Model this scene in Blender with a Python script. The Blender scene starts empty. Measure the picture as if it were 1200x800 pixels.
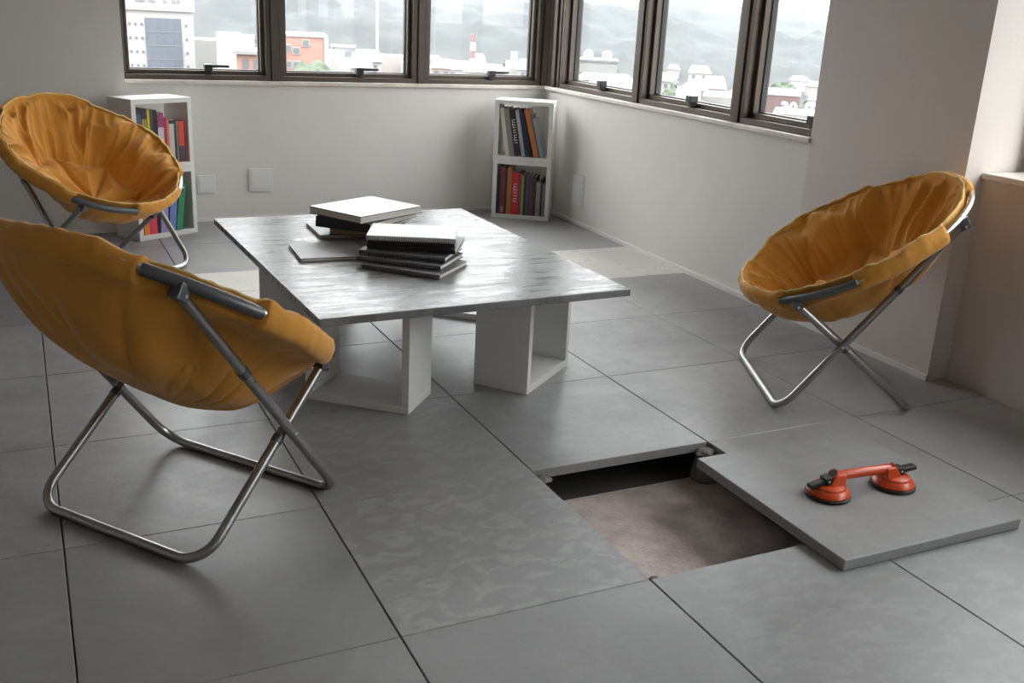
import bpy, bmesh, math, random
from mathutils import Vector, Matrix, noise

random.seed(7)
SC = bpy.context.scene
COL = SC.collection
T = 0.625                       # one floor tile in metres

# ------------------------------------------------------------------ camera
CAM_POS = Vector((1.00378 * T, -2.73217 * T, 2.02207 * T))
YAW, PITCH, ROLL, FPX = -0.461783, -0.318144, 0.0504687, 1169.63
_cy, _sy, _cp, _sp = math.cos(YAW), math.sin(YAW), math.cos(PITCH), math.sin(PITCH)
_f = Vector((-_sy * _cp, _cy * _cp, _sp))
_r = Vector((_cy, _sy, 0))
_u = _r.cross(_f)
_cr, _sr = math.cos(ROLL), math.sin(ROLL)
CR, CU, CF = _cr * _r + _sr * _u, -_sr * _r + _cr * _u, _f
cam_data = bpy.data.cameras.new('camera')
cam = bpy.data.objects.new('camera', cam_data)
COL.objects.link(cam)
cam.matrix_world = Matrix(((CR.x, CU.x, -CF.x, CAM_POS.x), (CR.y, CU.y, -CF.y, CAM_POS.y),
                           (CR.z, CU.z, -CF.z, CAM_POS.z), (0, 0, 0, 1)))
cam_data.sensor_width = 36
cam_data.lens = 36 * FPX / 1200
cam_data.clip_start = 0.05
cam_data.clip_end = 6000
SC.camera = cam

# ------------------------------------------------------------------ world: overcast sky
W = bpy.data.worlds.new('overcast_sky')
SC.world = W
W.use_nodes = True
nt = W.node_tree
nt.nodes.clear()
wo = nt.nodes.new('ShaderNodeOutputWorld')
bg = nt.nodes.new('ShaderNodeBackground')
tc = nt.nodes.new('ShaderNodeTexCoord')
sx = nt.nodes.new('ShaderNodeSeparateXYZ')
mx = nt.nodes.new('ShaderNodeMath'); mx.operation = 'MAXIMUM'; mx.inputs[1].default_value = 0.0
ma = nt.nodes.new('ShaderNodeMath'); ma.operation = 'MULTIPLY_ADD'
ma.inputs[1].default_value = 2.0; ma.inputs[2].default_value = 1.0      # CIE overcast: 1 + 2 sin(elevation)
SKY = 1.0
ms = nt.nodes.new('ShaderNodeMath'); ms.operation = 'MULTIPLY'; ms.inputs[1].default_value = SKY
bg.inputs['Color'].default_value = (0.98, 0.985, 1.0, 1)
nt.links.new(tc.outputs['Generated'], sx.inputs[0])
nt.links.new(sx.outputs['Z'], mx.inputs[0])
nt.links.new(mx.outputs[0], ma.inputs[0])
nt.links.new(ma.outputs[0], ms.inputs[0])
nt.links.new(ms.outputs[0], bg.inputs['Strength'])
nt.links.new(bg.outputs[0], wo.inputs['Surface'])

SC.view_settings.view_transform = 'Standard'
SC.view_settings.look = 'None'
SC.view_settings.gamma = 1
SC.view_settings.use_curve_mapping = False
SC.view_settings.exposure = 2.25
SC.cycles.use_denoising = True
SC.cycles.max_bounces = 14
SC.cycles.diffuse_bounces = 8
SC.cycles.transparent_max_bounces = 16
SC.cycles.caustics_reflective = False
SC.cycles.caustics_refractive = False

def portal(name, center, sx_, sy_, normal):
    l = bpy.data.lights.new(name, 'AREA')
    l.shape = 'RECTANGLE'; l.size = sx_; l.size_y = sy_
    l.cycles.is_portal = True
    o = bpy.data.objects.new(name, l)
    COL.objects.link(o)
    o.location = center
    o.rotation_euler = Vector(normal).to_track_quat('-Z', 'Z').to_euler()
    return o
portal('window_portal', (3.95 * T, 7.12 * T, 2.45 * T), 4.3 * T, 2.3 * T, (0, -1, 0))
portal('window_portal', (6.12 * T, 4.65 * T, 2.45 * T), 3.9 * T, 2.3 * T, (-1, 0.03, 0))
portal('window_portal', (6.47 * T, -2.7 * T, 2.23 * T), 8.0 * T, 1.94 * T, (-1, 0, 0))

# ------------------------------------------------------------------ helpers
class MB:
    """collects vertices and faces for one mesh"""
    def __init__(self):
        self.v, self.f = [], []
    def add(self, vs, fs):
        o = len(self.v)
        self.v += [tuple(x) for x in vs]
        self.f += [tuple(i + o for i in f) for f in fs]
    def box(self, x0, x1, y0, y1, z0, z1, M=None):
        vs = [Vector((x, y, z)) for z in (z0, z1) for y in (y0, y1) for x in (x0, x1)]
        if M: vs = [M @ v for v in vs]
        self.add(vs, [(0, 2, 3, 1), (4, 5, 7, 6), (0, 1, 5, 4), (2, 6, 7, 3), (0, 4, 6, 2), (1, 3, 7, 5)])
        return self
    def prism(self, poly, z0, z1):
        n = len(poly)
        vs = [(x, y, z0) for x, y in poly] + [(x, y, z1) for x, y in poly]
        self.add(vs, [tuple(range(n))[::-1], tuple(range(n, 2 * n))] +
                 [(i, (i + 1) % n, n + (i + 1) % n, n + i) for i in range(n)])
        return self
    def tube(self, pts, r, n=10, closed=False, cap=True):
        pts = [Vector(p) for p in pts]
        m = len(pts)
        rs = r if isinstance(r, (list, tuple)) else [r] * m
        tg = []
        for i in range(m):
            a = pts[(i - 1) % m] if (closed or i > 0) else pts[i]
            b = pts[(i + 1) % m] if (closed or i < m - 1) else pts[i]
            tg.append((b - a).normalized())
        up = Vector((0, 0, 1)) if abs(tg[0].z) < .9 else Vector((1, 0, 0))
        nrm = (up - tg[0] * up.dot(tg[0])).normalized()
        vs = []
        for i in range(m):
            nrm = (nrm - tg[i] * nrm.dot(tg[i])).normalized()
            bn = tg[i].cross(nrm)
            for k in range(n):
                a = 2 * math.pi * k / n
                vs.append(pts[i] + (nrm * math.cos(a) + bn * math.sin(a)) * rs[i])
        fs = []
        for i in range(m if closed else m - 1):
            j = (i + 1) % m
            for k in range(n):
                l = (k + 1) % n
                fs.append((i * n + k, i * n + l, j * n + l, j * n + k))
        if cap and not closed:
            fs.append(tuple(range(n))[::-1])
            fs.append(tuple((m - 1) * n + k for k in range(n)))
        self.add(vs, fs)
        return self
    def lathe(self, prof, n=24, M=None):
        vs, fs = [], []
        for r, z in prof:
            for k in range(n):
                a = 2 * math.pi * k / n
                v = Vector((r * math.cos(a), r * math.sin(a), z))
                vs.append(M @ v if M else v)
        for i in range(len(prof) - 1):
            for k in range(n):
                l = (k + 1) % n
                fs.append((i * n + k, i * n + l, (i + 1) * n + l, (i + 1) * n + k))
        fs.append(tuple(range(n))[::-1])
        fs.append(tuple((len(prof) - 1) * n + k for k in range(n)))
        self.add(vs, fs)
        return self
    def build(self, name, mat, parent=None, smooth=False, bevel=0.0, segs=2):
        me = bpy.data.meshes.new(name)
        me.from_pydata(self.v, [], self.f)
        me.materials.append(mat)
        bm = bmesh.new(); bm.from_mesh(me)
        bmesh.ops.recalc_face_normals(bm, faces=bm.faces)
        if bevel:
            es = [e for e in bm.edges if len(e.link_faces) == 2 and e.calc_face_angle(0) > .6]
            bmesh.ops.bevel(bm, geom=es, offset=bevel, segments=segs, affect='EDGES', profile=.6, clamp_overlap=True)
        bm.to_mesh(me); bm.free()
        if smooth:
            me.polygons.foreach_set('use_smooth', [True] * len(me.polygons))
            if smooth != 'all':
                me.set_sharp_from_angle(angle=math.radians(40))
        o = bpy.data.objects.new(name, me)
        COL.objects.link(o)
        if parent: o.parent = parent
        return o

def empty(name, loc=(0, 0, 0), rz=0.0):
    o = bpy.data.objects.new(name, None)
    COL.objects.link(o)
    o.empty_display_size = .1
    o.location = loc; o.rotation_euler = (0, 0, rz)
    return o
def tag(o, label, cat, group=None, kind=None):
    if label: o['label'] = label
    if cat: o['category'] = cat
    if group: o['group'] = group
    if kind: o['kind'] = kind
    return o
def struct(o, label=None):
    o['kind'] = 'structure'
    if label: o['label'] = label
    return o
def fillet(pts, r, n=8):
    """round the inner corners of a polyline"""
    pts = [Vector(p) for p in pts]
    out = [pts[0]]
    for i in range(1, len(pts) - 1):
        a, b, c = pts[i - 1], pts[i], pts[i + 1]
        d1, d2 = (a - b).normalized(), (c - b).normalized()
        half = math.acos(max(-1, min(1, d1.dot(d2)))) / 2
        t = r / math.tan(half)
        p1, p2 = b + d1 * t, b + d2 * t
        ctr = b + (d1 + d2).normalized() * (r / math.sin(half))
        v1, v2 = p1 - ctr, p2 - ctr
        ang = v1.angle(v2)
        for k in range(n + 1):
            s = k / n
            v = (v1 * math.sin((1 - s) * ang) + v2 * math.sin(s * ang)) / math.sin(ang)
            out.append(ctr + v)
    out.append(pts[-1])
    return out
def at(u, v, dist):
    """a point in the world, dist metres out along the line of sight through a picture point"""
    d = CF + CR * ((u - 600) / FPX) - CU * ((v - 400) / FPX)
    h = math.hypot(d.x, d.y)
    return CAM_POS + d * (dist / h)

# ------------------------------------------------------------------ materials
def srgb(r, g, b):
    f = lambda c: (c / 255 / 12.92) if c / 255 <= .04045 else ((c / 255 + .055) / 1.055) ** 2.4
    return (f(r), f(g), f(b), 1)
_M = {}
def mat(name, col, rough=.6, metal=0.0, noise_amt=0.0, nscale=20.0, bump=0.0, bscale=80.0, spec=.5, sheen=0.0, ncol=None, stretch=None, rvar=0.0):
    if name in _M: return _M[name]
    m = bpy.data.materials.new(name); m.use_nodes = True
    t = m.node_tree; b = t.nodes['Principled BSDF']
    b.inputs['Base Color'].default_value = col
    b.inputs['Roughness'].default_value = rough
    b.inputs['Metallic'].default_value = metal
    b.inputs['Specular IOR Level'].default_value = spec
    if sheen:
        b.inputs['Sheen Weight'].default_value = sheen
        b.inputs['Sheen Roughness'].default_value = .5
    tcn = t.nodes.new('ShaderNodeTexCoord')
    src = tcn.outputs['Object']
    if stretch:
        mp = t.nodes.new('ShaderNodeMapping'); mp.inputs['Scale'].default_value = stretch
        t.links.new(src, mp.inputs['Vector']); src = mp.outputs['Vector']
    if noise_amt or rvar:
        n = t.nodes.new('ShaderNodeTexNoise'); n.inputs['Scale'].default_value = nscale
        n.inputs['Detail'].default_value = 6; n.inputs['Roughness'].default_value = .6
        t.links.new(src, n.inputs['Vector'])
        if noise_amt:
            cr = t.nodes.new('ShaderNodeValToRGB')
            cr.color_ramp.elements[0].position = .3; cr.color_ramp.elements[1].position = .7
            c2 = ncol or tuple(max(0, c * (1 - noise_amt)) for c in col[:3]) + (1,)
            c1 = tuple(min(1, c * (1 + noise_amt * .6)) for c in col[:3]) + (1,)
            cr.color_ramp.elements[0].color = c2; cr.color_ramp.elements[1].color = c1
            t.links.new(n.outputs['Fac'], cr.inputs['Fac'])
            t.links.new(cr.outputs['Color'], b.inputs['Base Color'])
        if rvar:
            mr = t.nodes.new('ShaderNodeMapRange')
            mr.inputs['From Min'].default_value = .3; mr.inputs['From Max'].default_value = .7
            mr.inputs['To Min'].default_value = rough - rvar; mr.inputs['To Max'].default_value = rough + rvar
            t.links.new(n.outputs['Fac'], mr.inputs['Value'])
            t.links.new(mr.outputs[0], b.inputs['Roughness'])
    if bump:
        n2 = t.nodes.new('ShaderNodeTexNoise'); n2.inputs['Scale'].default_value = bscale; n2.inputs['Detail'].default_value = 4
        t.links.new(src, n2.inputs['Vector'])
        bp = t.nodes.new('ShaderNodeBump'); bp.inputs['Strength'].default_value = bump; bp.inputs['Distance'].default_value = .004
        t.links.new(n2.outputs['Fac'], bp.inputs['Height'])
        t.links.new(bp.outputs['Normal'], b.inputs['Normal'])
    _M[name] = m
    return m

def tile_material(name, base, warm, rough):
    """cement tile: every slab takes its own tone and its own share of trowel blotches"""
    m = bpy.data.materials.new(name); m.use_nodes = True
    t = m.node_tree; b = t.nodes['Principled BSDF']; N = t.nodes.new; L = t.links.new
    g = N('ShaderNodeNewGeometry'); oi = N('ShaderNodeObjectInfo')
    n1 = N('ShaderNodeTexNoise'); n1.inputs['Scale'].default_value = 2.2; n1.inputs['Detail'].default_value = 7; n1.inputs['Roughness'].default_value = .62
    n1.inputs['Distortion'].default_value = .8
    L(g.outputs['Position'], n1.inputs['Vector'])
    n2 = N('ShaderNodeTexNoise'); n2.inputs['Scale'].default_value = 16; n2.inputs['Detail'].default_value = 4; n2.inputs['Distortion'].default_value = .9
    mp = N('ShaderNodeMapping'); mp.inputs['Scale'].default_value = (.8, 1.25, 1)
    L(g.outputs['Position'], mp.inputs['Vector']); L(mp.outputs['Vector'], n2.inputs['Vector'])
    r2 = N('ShaderNodeValToRGB'); r2.color_ramp.elements[0].position = .48; r2.color_ramp.elements[1].position = .62
    L(n2.outputs['Fac'], r2.inputs['Fac'])
    # blotch share per tile: most tiles carry little, a few a lot
    pw = N('ShaderNodeMath'); pw.operation = 'MULTIPLY'; pw.inputs[1].default_value = 1.0
    sc_ = N('ShaderNodeSeparateColor'); L(oi.outputs['Color'], sc_.inputs[0]); L(sc_.outputs[0], pw.inputs[0])
    bl = N('ShaderNodeMath'); bl.operation = 'MULTIPLY'; L(r2.outputs['Color'], bl.inputs[0]); L(pw.outputs[0], bl.inputs[1])
    mr = N('ShaderNodeMapRange'); mr.inputs['From Min'].default_value = .3; mr.inputs['From Max'].default_value = .7
    mr.inputs['To Min'].default_value = .86; mr.inputs['To Max'].default_value = 1.12
    L(n1.outputs['Fac'], mr.inputs['Value'])
    tv = N('ShaderNodeMapRange'); tv.inputs['To Min'].default_value = .93; tv.inputs['To Max'].default_value = 1.07
    fr = N('ShaderNodeMath'); fr.operation = 'FRACT'; m9 = N('ShaderNodeMath'); m9.operation = 'MULTIPLY'; m9.inputs[1].default_value = 7.31
    L(oi.outputs['Random'], m9.inputs[0]); L(m9.outputs[0], fr.inputs[0]); L(fr.outputs[0], tv.inputs['Value'])
    mu = N('ShaderNodeMath'); mu.operation = 'MULTIPLY'; L(mr.outputs[0], mu.inputs[0]); L(tv.outputs[0], mu.inputs[1])
    ad = N('ShaderNodeMath'); ad.operation = 'MULTIPLY_ADD'; ad.inputs[1].default_value = .26
    L(bl.outputs[0], ad.inputs[0]); L(mu.outputs[0], ad.inputs[2])
    vm = N('ShaderNodeVectorMath'); vm.operation = 'SCALE'; vm.inputs[0].default_value = base[:3]
    L(ad.outputs[0], vm.inputs['Scale'])
    L(vm.outputs['Vector'], b.inputs['Base Color'])
    rr = N('ShaderNodeMapRange'); rr.inputs['From Min'].default_value = .3; rr.inputs['From Max'].default_value = .7
    rr.inputs['To Min'].default_value = rough + .07; rr.inputs['To Max'].default_value = rough - .06
    L(n1.outputs['Fac'], rr.inputs['Value']); L(rr.outputs[0], b.inputs['Roughness'])
    n3 = N('ShaderNodeTexNoise'); n3.inputs['Scale'].default_value = 60; n3.inputs['Detail'].default_value = 5
    L(g.outputs['Position'], n3.inputs['Vector'])
    bp = N('ShaderNodeBump'); bp.inputs['Strength'].default_value = .10; bp.inputs['Distance'].default_value = .004
    L(n3.outputs['Fac'], bp.inputs['Height']); L(bp.outputs['Normal'], b.inputs['Normal'])
    return m

M_TILE = tile_material('cement_tile', (.268, .267, .270), 0, .41)
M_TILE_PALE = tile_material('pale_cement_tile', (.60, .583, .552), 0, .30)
M_SUB = mat('rough_subfloor', (.56, .475, .44, 1), .9, 0, .35, 9, .8, 60)
M_SUBDARK = mat('raw_concrete', (.2, .185, .17, 1), .95, 0, .4, 30, 1, 120)
M_WALL = mat('wall_paint', (.69, .668, .64, 1), .75, 0, .03, 3, .12, 140)
M_PIER = mat('pier_paint', (.64, .59, .555, 1), .75, 0, .03, 3, .12, 140)
M_CEIL = mat('ceiling_paint', (.8, .8, .79, 1), .8)
M_SKIRT = mat('skirting_white', (.74, .73, .71, 1), .5)
M_MARBLE = mat('marble_sill', (.72, .67, .62, 1), .3, 0, .22, 7, 0, 1, .5, 0, None, (1, 1, 1))
M_BRONZE = mat('bronze_aluminium', (.100, .081, .066, 1), .42, .55)
M_BRONZE_D = mat('dark_gasket', (.018, .018, .02, 1), .5)
M_BLACK = mat('black_plastic', (.012, .012, .013, 1), .42)
M_WHITE = mat('white_laminate', (.70, .70, .68, 1), .38)
M_PLATE = mat('wall_plate', (.66, .66, .65, 1), .35)
M_STEEL = mat('grey_steel_tube', (.36, .355, .35, 1), .30, .9, .08, 12)
M_STEEL_D = mat('dark_steel_sleeve', (.13, .135, .14, 1), .38, .6)
M_CHROME = mat('bright_steel_rim', (.75, .75, .75, 1), .22, 1.0)
M_ORANGE = mat('orange_enamel', srgb(206, 76, 30), .3, 0, .05, 8)
M_RUBBER = mat('black_rubber', (.01, .01, .01, 1), .6)

def fabric(name, col, dark):
    m = bpy.data.materials.new(name); m.use_nodes = True
    t = m.node_tree; b = t.nodes['Principled BSDF']; N = t.nodes.new; L = t.links.new
    c = N('ShaderNodeTexCoord')
    n = N('ShaderNodeTexNoise'); n.inputs['Scale'].default_value = 5; n.inputs['Detail'].default_value = 5
    L(c.outputs['Object'], n.inputs['Vector'])
    cr = N('ShaderNodeValToRGB'); cr.color_ramp.elements[0].position = .3; cr.color_ramp.elements[1].position = .72
    cr.color_ramp.elements[0].color = dark; cr.color_ramp.elements[1].color = col
    L(n.outputs['Fac'], cr.inputs['Fac']); L(cr.outputs['Color'], b.inputs['Base Color'])
    b.inputs['Roughness'].default_value = .8
    b.inputs['Specular IOR Level'].default_value = .25
    b.inputs['Sheen Weight'].default_value = .25; b.inputs['Sheen Roughness'].default_value = .4
    n2 = N('ShaderNodeTexNoise'); n2.inputs['Scale'].default_value = 28; n2.inputs['Detail'].default_value = 5
    n2.inputs['Distortion'].default_value = .6
    L(c.outputs['Object'], n2.inputs['Vector'])
    bp = N('ShaderNodeBump'); bp.inputs['Strength'].default_value = .30; bp.inputs['Distance'].default_value = .006
    L(n2.outputs['Fac'], bp.inputs['Height']); L(bp.outputs['Normal'], b.inputs['Normal'])
    return m
M_FAB = fabric('mustard_cotton', (.63, .295, .050, 1), (.55, .240, .035, 1))
M_PIPE = fabric('pale_mustard_piping', (.72, .53, .20, 1), (.60, .42, .13, 1))

def glass_material():
    m = bpy.data.materials.new('window_glass'); m.use_nodes = True
    t = m.node_tree; t.nodes.clear(); N = t.nodes.new
    o = N('ShaderNodeOutputMaterial'); mi = N('ShaderNodeMixShader'); tr = N('ShaderNodeBsdfTransparent'); gl = N('ShaderNodeBsdfGlossy')
    lw = N('ShaderNodeLayerWeight'); lw.inputs['Blend'].default_value = .5
    pw = N('ShaderNodeMath'); pw.operation = 'POWER'; pw.inputs[1].default_value = 5.0
    fr = N('ShaderNodeMath'); fr.operation = 'MULTIPLY_ADD'; fr.inputs[1].default_value = .9; fr.inputs[2].default_value = .03
    t.links.new(lw.outputs['Facing'], pw.inputs[0]); t.links.new(pw.outputs[0], fr.inputs[0])
    tr.inputs['Color'].default_value = (.97, .98, .975, 1); gl.inputs['Roughness'].default_value = .0
    t.links.new(fr.outputs[0], mi.inputs['Fac']); t.links.new(tr.outputs[0], mi.inputs[1]); t.links.new(gl.outputs[0], mi.inputs[2])
    t.links.new(mi.outputs[0], o.inputs['Surface'])
    return m
M_GLASS = glass_material()

def tabletop_material():
    m = bpy.data.materials.new('burnished_cement_top'); m.use_nodes = True
    t = m.node_tree; b = t.nodes['Principled BSDF']; N = t.nodes.new; L = t.links.new
    c = N('ShaderNodeTexCoord'); mp = N('ShaderNodeMapping'); mp.inputs['Scale'].default_value = (1.3, 8, 1)
    L(c.outputs['Object'], mp.inputs['Vector'])
    n = N('ShaderNodeTexNoise'); n.inputs['Scale'].default_value = 3.2; n.inputs['Detail'].default_value = 7; n.inputs['Roughness'].default_value = .65
    n.inputs['Distortion'].default_value = .5
    L(mp.outputs['Vector'], n.inputs['Vector'])
    cr = N('ShaderNodeValToRGB'); cr.color_ramp.elements[0].position = .33; cr.color_ramp.elements[1].position = .68
    cr.color_ramp.elements[0].color = (.125, .125, .127, 1); cr.color_ramp.elements[1].color = (.22, .22, .222, 1)
    L(n.outputs['Fac'], cr.inputs['Fac']); L(cr.outputs['Color'], b.inputs['Base Color'])
    mr = N('ShaderNodeMapRange'); mr.inputs['From Min'].default_value = .35; mr.inputs['From Max'].default_value = .65
    mr.inputs['To Min'].default_value = .20; mr.inputs['To Max'].default_value = .40
    L(n.outputs['Fac'], mr.inputs['Value']); L(mr.outputs[0], b.inputs['Roughness'])
    b.inputs['Specular IOR Level'].default_value = .28
    bp = N('ShaderNodeBump'); bp.inputs['Strength'].default_value = .05; bp.inputs['Distance'].default_value = .004
    L(n.outputs['Fac'], bp.inputs['Height']); L(bp.outputs['Normal'], b.inputs['Normal'])
    return m
M_TOP = tabletop_material()

# ------------------------------------------------------------------ room shell (tile units scaled by T)
def wr(y): return 5.84 + .031 * y          # face of the right-hand wall
YB, XP, YP = 6.93, 1.84, 6.62              # back wall, edge and face of the pier on the left
SILL, HEAD, CEIL = 1.30, 3.60, 4.15
HEAD2 = 3.2
XL, YF = -3.2, -7.0
def S(pts): return [(x * T, y * T) for x, y in pts]

DEPTH = .205
fl = MB().box(XL * T, 6.6 * T, YF * T, 7.3 * T, (-DEPTH - .2) * T, -DEPTH * T).build('floor', M_SUB)
struct(fl, 'raw concrete subfloor under the raised cement tiles')
# floor tiles: one object each, sharing a mesh; joints along one direction are wider
tmesh = None
pale = {(i, j) for i in range(1, 6) for j in (4,)}     # one course of smoother tiles, window reflection put into their paler colour
def tile_mesh(m):
    gx, gy = .0016, .0008
    mb = MB().box(-T / 2 + gx, T / 2 - gx, -T / 2 + gy, T / 2 - gy, -.030, 0)
    return mb.build('floor_tile', m, fl, bevel=.0016, segs=1)
t_std, t_pale = tile_mesh(M_TILE), tile_mesh(M_TILE_PALE)
BLOTCH = {(2, 0): .85, (2, 1): .5, (3, -1): .4, (4, -1): .45, (2, -1): .1, (1, 0): .08, (1, 1): .3, (3, 1): .3, (0, 1): .35, (3, 2): .3}   # trowel marks per tile
first = {id(t_std): True, id(t_pale): True}
for j in range(-7, 7):
    for i in range(-4, 6):
        if (i, j) == (3, 0): continue            # the lifted tile
        src = t_pale if (i, j) in pale else t_std
        if first[id(src)]:
            o = src; first[id(src)] = False
        else:
            o = src.copy(); COL.objects.link(o)
        o.location = ((i + .5) * T, (j + .5) * T, -.0004 * random.random())
        bl = 0.04 if j >= 4 else BLOTCH.get((i, j), .12 + .2 * random.random())
        o.color = (bl, bl, bl, 1)

struct(MB().prism(S([(XP, YB), (6.6, YB), (6.6, 7.3), (XP, 7.3)]), -.25 * T, (SILL - .035) * T).build('wall_back', M_WALL))
struct(MB().prism(S([(XP, YB), (6.6, YB), (6.6, 7.3), (XP, 7.3)]), HEAD * T, CEIL * T).build('wall_back_upper', M_WALL))
struct(MB().prism(S([(XL, YP), (XP, YP), (XP, 7.3), (XL, 7.3)]), -.25 * T, CEIL * T).build('wall_back_pier', M_WALL))
struct(MB().prism(S([(wr(2.66), 2.66), (6.6, 2.66), (6.6, YB), (wr(YB), YB)]), -.25 * T, (SILL - .035) * T).build('wall_right', M_WALL))
struct(MB().prism(S([(wr(2.66), 2.66), (6.6, 2.66), (6.6, YB), (wr(YB), YB)]), HEAD * T, CEIL * T).build('wall_right_upper', M_WALL))
struct(MB().prism(S([(wr(1.31) - .014, 1.31), (6.6, 1.31), (6.6, 2.66), (wr(2.66) - .014, 2.66)]), -.25 * T, CEIL * T).build('wall_right_pier', M_PIER))
struct(MB().prism(S([(6.03, -6.8), (6.6, -6.8), (6.6, 1.31), (6.03, 1.31)]), -.25 * T, 1.235 * T).build('wall_right_recess', M_PIER))
struct(MB().prism(S([(6.03, -6.8), (6.6, -6.8), (6.6, 1.31), (6.03, 1.31)]), HEAD2 * T, CEIL * T).build('wall_right_recess_upper', M_WALL))
struct(MB().prism(S([(5.88, YF), (6.6, YF), (6.6, -6.8), (5.88, -6.8)]), -.25 * T, CEIL * T).build('wall_right_near', M_WALL))
struct(MB().prism(S([(XL - .3, YF), (XL, YF), (XL, 7.3), (XL - .3, 7.3)]), -.25 * T, CEIL * T).build('wall_left', M_WALL))
struct(MB().prism(S([(XL - .3, YF - .3), (6.6, YF - .3), (6.6, YF), (XL - .3, YF)]), -.25 * T, CEIL * T).build('wall_front', M_WALL))
struct(MB().box((XL - .3) * T, 6.6 * T, (YF - .3) * T, 7.3 * T, CEIL * T, (CEIL + .2) * T).build('ceiling', M_CEIL))
# sills
struct(MB().prism(S([(XP, YB - .03), (wr(YB) - .03, YB - .03), (6.3, 7.15), (XP, 7.15)]), (SILL - .035) * T, SILL * T).build('trim_1', M_MARBLE, bevel=.003), 'pale marble sill along the back windows')
struct(MB().prism(S([(wr(2.66) - .03, 2.66), (6.3, 2.66), (6.3, 7.14), (wr(YB) - .03, YB - .03)]), (SILL - .0355) * T, (SILL - .0005) * T).build('trim_2', M_MARBLE, bevel=.003), 'pale marble sill along the right windows')
struct(MB().prism(S([(6.0, -6.8), (6.5, -6.8), (6.5, 1.305), (6.0, 1.305)]), 1.235 * T, 1.27 * T).build('trim_3', M_MARBLE, bevel=.003), 'pale marble sill of the recessed window')
# skirting
struct(MB().prism(S([(wr(1.31) - .026, 1.31), (wr(1.31), 1.31), (wr(YB), YB), (wr(YB) - .012, YB)]), 0, .035 * T).build('baseboard_right', M_SKIRT))
struct(MB().prism(S([(XP, YB - .012), (wr(YB), YB - .012), (wr(YB), YB), (XP, YB)]), 0, .035 * T).build('baseboard_back', M_SKIRT))
struct(MB().prism(S([(XL, YP - .012), (XP, YP - .012), (XP, YP), (XL, YP)]), 0, .035 * T).build('baseboard_back_pier', M_SKIRT))

# ------------------------------------------------------------------ windows
WIN = [0]
def window(p0, p1, z0, z1, latch=True, lever=True):
    """one top-hung sash between p0 and p1 (tile units); local x along the wall, -y into the room"""
    WIN[0] += 1
    a, b = Vector((p0[0] * T, p0[1] * T, 0)), Vector((p1[0] * T, p1[1] * T, 0))
    L = (b - a).length
    e = empty('window_%d' % WIN[0], (a.x, a.y, z0 * T), math.atan2(b.y - a.y, b.x - a.x))
    struct(e)
    H = (z1 - z0) * T
    def ring(ins, w, y0, y1, name, m, low=None):
        lw = low or w
        for (x0, x1, zz0, zz1) in ((ins, L - ins, ins, ins + lw), (ins, L - ins, H - ins - w, H - ins),
                                   (ins, ins + w, ins + lw, H - ins - w), (L - ins - w, L - ins, ins + lw, H - ins - w)):
            MB().box(x0, x1, y0, y1, zz0, zz1).build(name, m, e, bevel=.002, segs=1)
    ring(0, .028, -.030, .095, 'window_frame', M_BRONZE)
    ring(.0285, .022, .010, .085, 'sash_frame', M_BRONZE)
    ring(.0508, .006, .045, .075, 'gasket', M_BRONZE_D)
    MB().box(.053, L - .053, .058, .063, .053, H - .053).build('window_pane', M_GLASS, e)
    if latch:
        x = L * .57
        g = MB().box(x - .022, x + .022, -.040, .009, .052, .088).box(x - .016, x + .016, -.028, .009, .030, .054).build('latch', M_BLACK, e, bevel=.004)
        if lever:
            MB().tube([(x + .01, -.030, .078), (x + .06, -.034, .079), (x + .115, -.034, .078)], [.009, .008, .007], 8).build('latch_lever', M_BLACK, g, smooth=True)
    return e
def post(p, w, d, z0, z1, n=1, rz=0.0, name='trim_%d'):
    WIN.append(0)
    mb = MB()
    for k in range(n):
        x0 = -w / 2 + w * k / n
        mb.box((x0 + .004) * T, (x0 + w / n - .004) * T, -(d / 2 + (.02 if k % 2 else 0)) * T, d / 2 * T, z0 * T, z1 * T)
    o = mb.build('trim_%d' % (len(WIN) + 2), M_BRONZE, bevel=.002, segs=1)
    o.location = (p[0] * T, p[1] * T, 0); o.rotation_euler = (0, 0, rz)
    return struct(o, 'dark bronze window post')
YW = 7.0
zb = SILL
window((1.84, YW), (3.165, YW), zb, HEAD)
window((3.245, YW), (4.615, YW), zb, HEAD)
window((4.695, YW), (6.00, YW), zb, HEAD)
post((3.205, YW), .078, .13, zb, HEAD)
post((4.655, YW), .078, .13, zb, HEAD)
def xr(y): return wr(y) + .075
ar = -math.atan2(1, .031)
window((xr(6.66), 6.66), (xr(5.14), 5.14), zb, HEAD, lever=False)
window((xr(5.06), 5.06), (xr(3.63), 3.63), zb, HEAD, lever=False)
window((xr(3.55), 3.55), (xr(2.10), 2.10), zb, HEAD, lever=False)
post((xr(5.10), 5.10), .078, .13, zb, HEAD, 1, ar)
post((xr(3.59), 3.59), .078, .13, zb, HEAD, 1, ar)
# grouped posts at the corner
post((6.045, 7.0), .09, .12, zb, HEAD, 2)
post((6.10, 6.94), .13, .13, zb, HEAD, 2, math.radians(-45))
post((xr(6.75), 6.755), .17, .12, zb, HEAD, 3, ar)
window((6.36, 1.28), (6.36, -.30), 1.27, HEAD2, latch=False)
window((6.36, -.38), (6.36, -1.90), 1.27, HEAD2, latch=False)
for k in range(1, 4):
    window((6.36, -.38 - 1.6 * k), (6.36, -1.90 - 1.6 * k), 1.27, HEAD2, latch=False)
for k in range(4):
    post((6.36, -.34 - 1.6 * k), .078, .13, 1.27, HEAD2, 1, math.pi / 2)

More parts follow.
